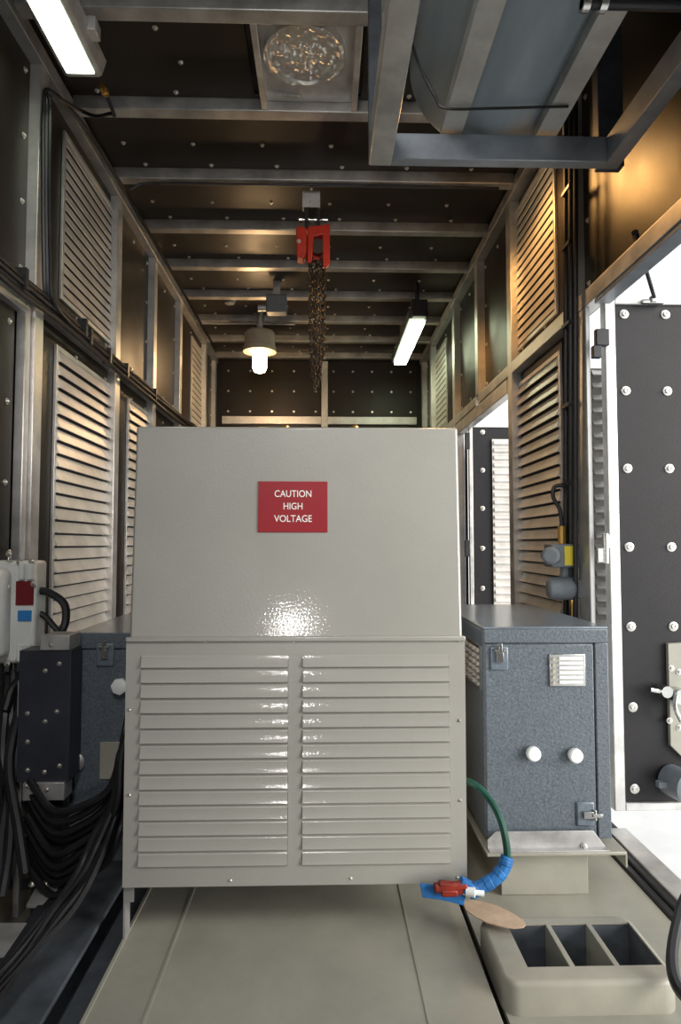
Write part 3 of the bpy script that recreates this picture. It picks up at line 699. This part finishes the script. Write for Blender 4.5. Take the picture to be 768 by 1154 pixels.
# dark flood box & detector
c = aY(312,346,5.55)
l4 = thing('ceiling_junction_box', (c.x,5.55,c.z), 'dark unlit box fitting on the ceiling above the warm bulb', 'junction box')
MB().box(c.x-.09,c.x+.09,5.5,5.62,c.z-.06,c.z+.10).build('body', M['gdet'], l4, bev=.012)
MB().cyl((c.x-.16,5.52,c.z-.02),(c.x-.09,5.52,c.z-.02),.03).build('gland', M['alud'], l4)
MB().box(c.x-.03,c.x+.03,5.53,5.58,c.z+.10,ZC).build('stem', M['alud'], l4)
c = aY(258,349,5.9)
l5 = thing('smoke_detector', (c.x,5.95,ZC-.06), 'small round detector on the ceiling left of the dark junction box', 'detector')
MB().lathe([(.06,0),(.06,-.02),(.045,-.05),(.02,-.06)], (c.x,5.95,ZC), (0,0,1), 20).build('housing', M['gdet'], l5)

# ------------------------------------------------------------------ cables
def cable(pts, r, label, group=None, name='cable', m='rub', k=6):
    o = MB().tube(smooth(pts,k), r, 8).build(name, M[m]); return tag(o, label, 'cable', group)
XW = PL+.02
def L_(px,py,dx=0): return aX(px,py,XW+dx)
gA = 'cables clipped along the left wall rail'
for k,(dx,dz) in enumerate(((.0,.0),(.014,.022),(.008,.046),(.02,-.020))):
    pts = [L_(px,py,dx)+Vector((0,random.uniform(-.01,.01),dz+random.uniform(-.006,.006))) for px,py in ((2,306),(36,334),(60,353),(100,386),(138,420),(170,446),(195,467),(212,480),(225,490))]
    pts = [Vector((XW+dx,1.2,pts[0].z+.01))]+pts
    cable(pts, .013, 'black cable clipped along the left wall mid rail', gA)
gB = 'cables dropping down the left wall from the ceiling'
for k in range(3):
    dx = .012*k; px = 50+k*3.2
    pts = [aX(130+k*2,150+k*9,-1.2+dx), aX(100,150-k*2,-1.25), aX(72+k,112-k*2,-1.27+dx), L_(58,104,dx+.01), L_(px,120,dx), L_(px-1,200,dx), L_(px,290,dx), L_(px+3,338,dx), L_(70+k*3,362,dx)]
    pts = pts[2:]
    pts = [Vector((-1.22,6.9,2.19)), Vector((-1.235,5.0,2.20)), Vector((-1.24,3.9,2.19)), Vector((-1.25,3.3,2.18))]+pts[1:]
    if k == 0: pass
    cable(pts, .012, 'black cable running along the left ceiling corner and dropping past the upper louvre', gB)
cable([gl, gl+Vector((.005,.10,-.03)), aZ(125,128,2.12), aZ(108,131,2.15), aZ(88,123,2.18), aX(62,108,-1.22), aX(52,105,-1.25)], .009, 'short black cable looping from the top left fluorescent light to the wall')
cable([Vector((-1.2,3.88,2.19)),Vector((-1.1,3.89,2.235)),Vector((-.7,3.89,2.24)),Vector((.5,3.89,2.24)),Vector((1.1,3.89,2.235))], .009, 'thin black cable running across the ceiling beside the hoist beam')
gC = 'black cables dropping down the right wall'
for k in range(3):
    X = PR-.014-.004*k; px = 637+k*5.5
    pts = [aX(px+1,y,X) for y in (160,230,330,430,520,600,680)]+[aX(px-2,760,X)]
    pts = [Vector((X,pts[0].y-.01,2.2))]+pts
    cable(pts, .012, 'black cable tied down the right wall post between louvre and door', gC)
for i,y in enumerate((215,277,366,457,545,660)):
    c = aX(641,y,PR-.016); t = MB().box(c.x-.018,c.x+.016,c.y-.05,c.y+.045,c.z-.008,c.z+.008).build('cable_clip', M['blk'], wr)
# left wall clips
for px,py in ((23,318),(98,383),(92,372),(140,420),(172,447),(120,404)):
    c = L_(px,py); MB().box(c.x-.02,c.x+.03,c.y-.012,c.y+.012,c.z-.03,c.z+.06).build('cable_clip', M['blk'], wl)

# gas detectors on the right
c = aX(632,626,PR-.07)
g1 = thing('junction_box', (c.x,c.y,c.z-.06), 'grey cast junction box with a yellow label on the right wall', 'junction box')
Y_ = c.y-.03
MB().lathe([(.040,0),(.044,.01),(.044,.07),(.035,.08)], (c.x-.045,c.y-.02,c.z), (-.5,-1,0), 12).box(c.x-.06,c.x+.075,c.y-.05,c.y+.06,c.z-.055,c.z+.055).build('body', M['gdet'], g1, bev=.01)
MB().box(c.x+.0,c.x+.05,c.y-.054,c.y-.0505,c.z-.045,c.z+.045).build('label', M['yellow'], g1, label='yellow label')
MB().cyl((c.x+.01,c.y,c.z+.055),(c.x+.01,c.y,c.z+.14),.02,10).build('gland', M['brass'], g1)
MB().cyl((c.x-.10,c.y-.03,c.z),(c.x-.06,c.y-.03,c.z),.014).build('gland', M['blk'], g1)
MB().cyl((c.x+.02,c.y,c.z-.11),(c.x+.02,c.y,c.z-.055),.022,10).build('neck', M['gdet'], g1)
c2 = aX(634,663,PR-.07)
g2 = thing('gas_detector_head', (c2.x,c2.y,c2.z-.05), 'round dark grey detector head below the yellow labelled junction box', 'detector')
MB().lathe([(.035,-.07),(.05,-.06),(.055,-.02),(.055,.04),(.045,.06)], c2, (1,-.2,.0), 20).box(c2.x+.0,c2.x+.085,c2.y-.04,c2.y+.06,c2.z-.045,c2.z+.045).build('housing', M['gdet'], g2, bev=.006)
MB().cyl((c2.x+.05,c2.y,c2.z-.14),(c2.x+.05,c2.y,c2.z-.045),.018,8).build('gland', M['brass'], g2)
cable([c+Vector((.01,0,.14)), c+Vector((.0,0,.22)), c+Vector((-.03,0,.28)), c+Vector((-.02,.0,.33)), c+Vector((.04,0,.33)), c+Vector((.055,0,.30))], .010, 'short black cable looped above the yellow labelled junction box')

# ------------------------------------------------------------------ white cast box on the left
YX = 2.42
a, b = aY(-16,632,YX), aY(38,748,YX)
wx = thing('cast_control_box', ((a.x+b.x)/2,YX+.05,b.z), 'pale grey cast two lobed control box at the left edge with maroon and blue labels', 'control box')
def lobes(y0,y1,xs,r,z0,z1,mb):
    for x in xs:
        n=14; prof=[(x+r*math.cos(PI+PI*k/n), y1-(y1-y0)*math.sin(PI*k/n)) for k in range(n+1)]
        mb.prism(prof,'z',z0,z1)
    return mb
MB().box(a.x,b.x,YX,YX+.10,b.z,a.z).build('body', M['boxp'], wx, bev=.014, seg=3)
xm = a.x+(b.x-a.x)*.62
m = MB(); m.obox(((a.x+xm)/2-.01,YX-.03,(a.z+b.z)/2),((xm-a.x)*.95,.07,(a.z-b.z)*.86)); m.build('lid', M['boxp'], wx, bev=.028, seg=4)
m = MB(); 
for x_ in (xm+.022, xm+.052): m.prism([(x_-.013,YX),(x_-.008,YX-.016),(x_+.008,YX-.016),(x_+.013,YX)],'z',b.z+.01,b.z+.07).prism([(x_-.013,YX),(x_-.008,YX-.016),(x_+.008,YX-.016),(x_+.013,YX)],'z',a.z-.07,a.z-.01)
m.build('rib', M['boxp'], wx, bev=.003)
q0,q1 = aY(18,655,YX-.004), aY(38,682,YX-.004); MB().box(q0.x,q1.x-.002,YX-.004,YX,q1.z,q0.z).build('label', M['maroon'], wx, label='maroon label plate')
q0,q1 = aY(20,688,YX-.004), aY(35,700,YX-.004); bl = MB().box(q0.x,q1.x,YX-.004,YX,q1.z,q0.z).build('label', M['bluel'], wx, label='blue label plate')
for px,py in ((10,624),(8,661),(3,691),(2,722),(8,748),(22,634),(36,633),(38,658),(36,740),(21,744)):
    link_copy(B_FR,'bolt',wx,aY(px,py,YX-.03 if px<12 else YX-.002)).scale=(.85,1,.85)
c = aY(10,622,YX+.03); MB().cyl((c.x,YX+.03,a.z),(c.x,YX+.03,a.z+.03),.008).lathe([(.012,0),(.012,.01),(.006,.02)],(c.x,YX+.03,a.z+.022),(0,0,1),10).build('lifting_eye', M['steel'], wx)
MB().box(-1.315,a.x+.02,YX+.03,YX+.09,b.z+.08,a.z-.08).build('mounting_arm', M['alud'], wx)
for px in (8,22): 
    c = aY(px,752,YX+.04); MB().cyl((c.x,YX+.04,b.z-.05),(c.x,YX+.04,b.z),.02,8).build('gland', M['blk'], wx)

# cables from the white box
gD = 'cables hanging from the pale cast box'
for i,(px,pts2) in enumerate(((8,((6,800),(3,850),(12,900),(10,960),(2,1010))),(22,((24,790),(14,830),(10,870),(20,930),(28,985))),(15,((12,810),(18,860),(4,920),(-2,990))))):
    pts=[aY(px,757,YX+.04)]+[aY(x,y,YX-.06-.05*j) for j,(x,y) in enumerate(pts2)]
    cable(pts,.017,'thick black cable hanging below the pale cast box at the left edge',gD)
cable([aY(38,665,YX+.05),aY(55,668,YX+.04),aY(72,680,YX+.02),aY(74,700,YX+.02),aY(66,716,YX+.01),aY(54,722,YX-.01),aY(44,738,YX-.03),aY(30,758,YX-.05),aY(14,775,YX-.06),aY(6,800,YX-.08)], .015, 'black cable arching right of the pale cast box and turning back down')
cable([aY(40,690,YX+.05),aY(50,694,YX+.05),aY(60,705,YX+.04),aY(66,712,YX+.04)], .012, 'short black cable beside the blue label of the cast box')

# loops of cable between left enclosure and the caution cabinet
gE = 'black cable loops sagging beside the caution cabinet'
for i in range(11):
    y0 = 2.15+.018*(i%5); s0 = 868+i*9; sag = 900+i*8
    xs0 = 30+random.uniform(-4,4); 
    pts=[aY(xs0,s0+10+random.uniform(-6,6),y0+.12), aY(60,sag+16+i*1.5+random.uniform(-3,3),y0+.03), aY(95,sag+10+random.uniform(-3,3),y0), aY(122,sag-12+random.uniform(-3,3),y0), aY(134,sag-40,y0), aY(141,sag-75,y0+.06), aY(150,780+i*6,y0+.14)]
    cable(pts,.0125,'black cable sagging in a loop between the bolted cover and the caution cabinet',gE)
gF = 'black cables sweeping down the cabinet edge to the lower left'
for i in range(6):
    w=i*4.5; J=lambda k: random.uniform(-k,k)
    pts=[aY(150,800+i*6,2.15), aY(137-i*.4,850,2.12), aY(134-i*1.2,900,2.1+J(.02)), aY(126-w*.7+J(3),935,2.08+J(.02)), aY(106-w+J(4),985,1.98+J(.02)), aY(74-w+J(6),1030,1.86), aY(38-w+J(6),1078,1.74), aY(-6-w+J(5),1125,1.62), aY(-50-w,1175,1.50)]
    cable(pts,.0095+.002*(i%2),'black cable sweeping from the caution cabinet edge down to the lower left corner',gF)
gs = tag(MB().box(-.685,bx0-.004,.9,4.0,-1.25,-1.24).build('gutter_plate', M['slate']),'grey strip plate in the gap between the dark floor beam and bedplate','plate')

# left floor: dark beam, frame, light plates
zb_ = -1.17
x0b = aZ(45,1154,zb_).x
bm_ = thing('floor_beam', (-.80,2.2,ZF), 'dark slate steel beam running along the floor left of the bedplate', 'beam')
MB().box(-.86,-.69,.8,4.0,-1.185,-1.17).build('top_flange', M['slate'], bm_, bev=.004)
MB().box(-.79,-.77,.8,4.0,ZF+.01,-1.185).build('web', M['blk'], bm_)
MB().box(-.86,-.69,.8,4.0,ZF,ZF+.012).build('bottom_flange', M['slate'], bm_, bev=.003)
lr = thing('cable_rack', (-1.08,2.2,ZF), 'black steel cable rack on the floor at the lower left', 'cable rack')
for x in (-1.27,-.90): MB().box(x-.02,x+.02,1.0,3.3,-1.22,-1.16).build('rail', M['blk'], lr, bev=.003)
for y in (1.75,2.02,2.35,2.8): MB().box(-1.25,-.92,y-.02,y+.02,-1.21,-1.17).build('rung', M['blk'], lr, bev=.003)
for x in (-1.27,-.90):
    for y in (1.3,2.9): MB().box(x-.015,x+.015,y-.015,y+.015,ZF,-1.22).build('leg', M['blk'], lr)
zp = -1.158
for (pxs, lab) in ((((30,1019),(46,990),(72,994),(48,1019)),'pale bolted plate on the black cable rack'),(((-12,1080),(-4,1040),(30,1040),(4,1078)),'pale plate at the left edge on the black cable rack'),(((62,978),(80,968),(92,970),(78,980)),'small pale plate behind the larger bolted plate on the cable rack')):
    P=[aZ(x,y,zp) for x,y in pxs]; m=MB(); n=len(P)
    m.prism([(p.x,p.y) for p in P],'z',-1.17,zp); o=m.build('bracket_plate', M['alud']); tag(o,lab,'plate')
    if 'bolted' in lab and 'behind' not in lab:
        bu = bolt_mesh((0,0,1),.010,.016)
        for px,py in ((36,998),(51,998)): link_copy(bu,'bolt',o,aZ(px,py,zp))

# ------------------------------------------------------------------ green hose, tape, tag
YG = 1.97
hs = thing('green_hose', (aY(560,930,YG).x,YG,aY(560,985,YG).z), 'green rubber hose curving out from behind the caution cabinet into blue tape', 'hose')
pts=[aY(515,878,2.10),aY(533,883,2.05),aY(550,898,2.02),aY(563,920,1.99),aY(570,945,1.97),aY(572,968,1.96),aY(568,982,1.955)]
MB().tube(smooth(pts),.0115,10).build('hose_tube', M['green'], hs)
tp=[aY(572,965,1.96),aY(568,978,1.955),aY(558,990,1.95),aY(543,999,1.95),aY(528,1006,1.95)]
sp=smooth(tp,4); vs=[]; m=MB()
m.tube(sp,.020,9)
for i in range(1,len(sp)-2,4):
    m.cyl(sp[i],sp[i+2],.0215,9)
m.obox(sp[-1]+Vector((-.0,0,.015)),(.06,.03,.035),Matrix.Rotation(.5,3,'Y'))
m.build('tape_wrap', M['tape'], hs, bev=.003, label='blue masking tape wrapped round the hose end')
t2 = thing('taped_fitting', aY(500,1005,1.97), 'dark red fitting with blue tape under the lower right corner of the caution cabinet', 'fitting')
P=[aY(473,995,1.965),aY(508,997,1.965),aY(510,1007,1.95),aY(526,1012,1.95),aY(524,1024,1.94),aY(500,1018,1.94),aY(477,1013,1.95)]
MB().prism([(p.x,p.z) for p in P],'y',1.955,1.965).build('tape', M['tape'], t2, bev=.002)
c=aY(508,1000,1.945); MB().obox(c,(.075,.025,.030),Matrix.Rotation(.12,3,'Y')).cyl(c+Vector((-.05,0,-.0)),c+Vector((.05,0,.005)),.014,10).obox(c+Vector((-.005,-.005,-.012)),(.05,.02,.02)).build('fitting_body', M['redp'], t2, bev=.005)
m=MB(); m.cyl(aY(526,1004,1.94),aY(536,1006,1.93),.014,12).cyl(aY(534,1005,1.935),aY(546,1007,1.93),.009,10); m.build('nozzle', M['wht'], t2)
# cardboard tag lying against box edge
P2=[(522,1016),(530,1015),(545,1017),(562,1022),(578,1030),(590,1038),(593,1043),(590,1046),(580,1047),(566,1045),(550,1041),(536,1034),(525,1026)]
zc_=-1.142
pl_=[aY(x,y,1) for x,y in P2]
A=aZ(522,1016,-1.135)
m=MB(); vt=[]; 
for x,y in P2: vt.append(aZ(x,y,-1.125-.0*(x-522)))
m.add([v+Vector((0,0,.003)) for v in vt]+[v for v in vt],[tuple(range(13)),tuple(range(13,26))[::-1]]+[(i,(i+1)%13,13+(i+1)%13,13+i) for i in range(13)])
o=m.build('cardboard_tag', M['card']); tag(o,'brown oval cardboard tag by the blue tape above the slotted floor box','tag')
# black hose lower right
cable([aY(790,985,2.0),aY(772,1015,1.9),aY(763,1045,1.82),aY(758,1075,1.75),aY(760,1100,1.7),aY(770,1120,1.66),aY(790,1135,1.6)], .016, 'black hose curving in at the lower right edge of the deck', name='hose')

# ------------------------------------------------------------------ camera, light, world
for o in list(C.objects):
    if o.parent is None: o.location.z += LIFT
cam = bpy.data.cameras.new('camera'); co = bpy.data.objects.new('camera', cam); C.objects.link(co)
co.location = (0,0,LIFT); co.rotation_euler = (PI/2+PITCH,0,-YAW); cam.sensor_fit='HORIZONTAL'; cam.sensor_width=36; cam.lens=F/768*36; cam.clip_start=.05
bpy.context.scene.camera = co
def lamp(kind, loc, e, col=(1,1,1), size=.1, rot=None, size2=None, spot=None):
    d = bpy.data.lights.new(kind.lower()+'_lamp', kind); d.energy = e; d.color = col
    if kind=='AREA':
        d.size=size
        if size2: d.shape='RECTANGLE'; d.size_y=size2
    else: d.shadow_soft_size=size
    o = bpy.data.objects.new(kind.lower()+'_lamp', d); C.objects.link(o); o.location=Vector(loc)+Vector((0,0,LIFT))
    if rot: o.rotation_euler=rot
    return o
lamp('POINT', (-.21,-.30,-.39), 21, (1,.98,.95), .06)                      # work light by the photographer
lamp('AREA', (-.15,-.3,1.9), 38, (1,.975,.95), .5, (math.radians(46),0,0), 1.2)   # added overhead fill behind the camera, brightens bedplate, hood and cast box
wl_ = lamp('SPOT', (WB.x,WB.y+.02,WB.z-.09), 32, (1,.50,.15), .09); wl_.data.spot_size = math.radians(165); wl_.data.spot_blend = .3             # bulb of the bulkhead light behind the drum
lamp('POINT', tuple(aY(293,430,YL)-Vector((0,.12,0))), 16, (1,.62,.30), .06)
wd = bpy.data.worlds.new('world'); bpy.context.scene.world = wd; wd.use_nodes=True
bg = wd.node_tree.nodes['Background']; bg.inputs[0].default_value=(.93,.97,1,1); bg.inputs[1].default_value=1.5
sun = lamp('SUN', (3,0,3), 5.0, (1,.95,.88), .1, Vector((-2.6,1.6,-.75)).to_track_quat('-Z','Y').to_euler()); sun.data.angle = math.radians(40)   # hazy daylight through the side doors
vs_ = bpy.context.scene.view_settings; vs_.view_transform='Standard'; vs_.look='None'; vs_.gamma=1; vs_.exposure=0; vs_.use_curve_mapping=False
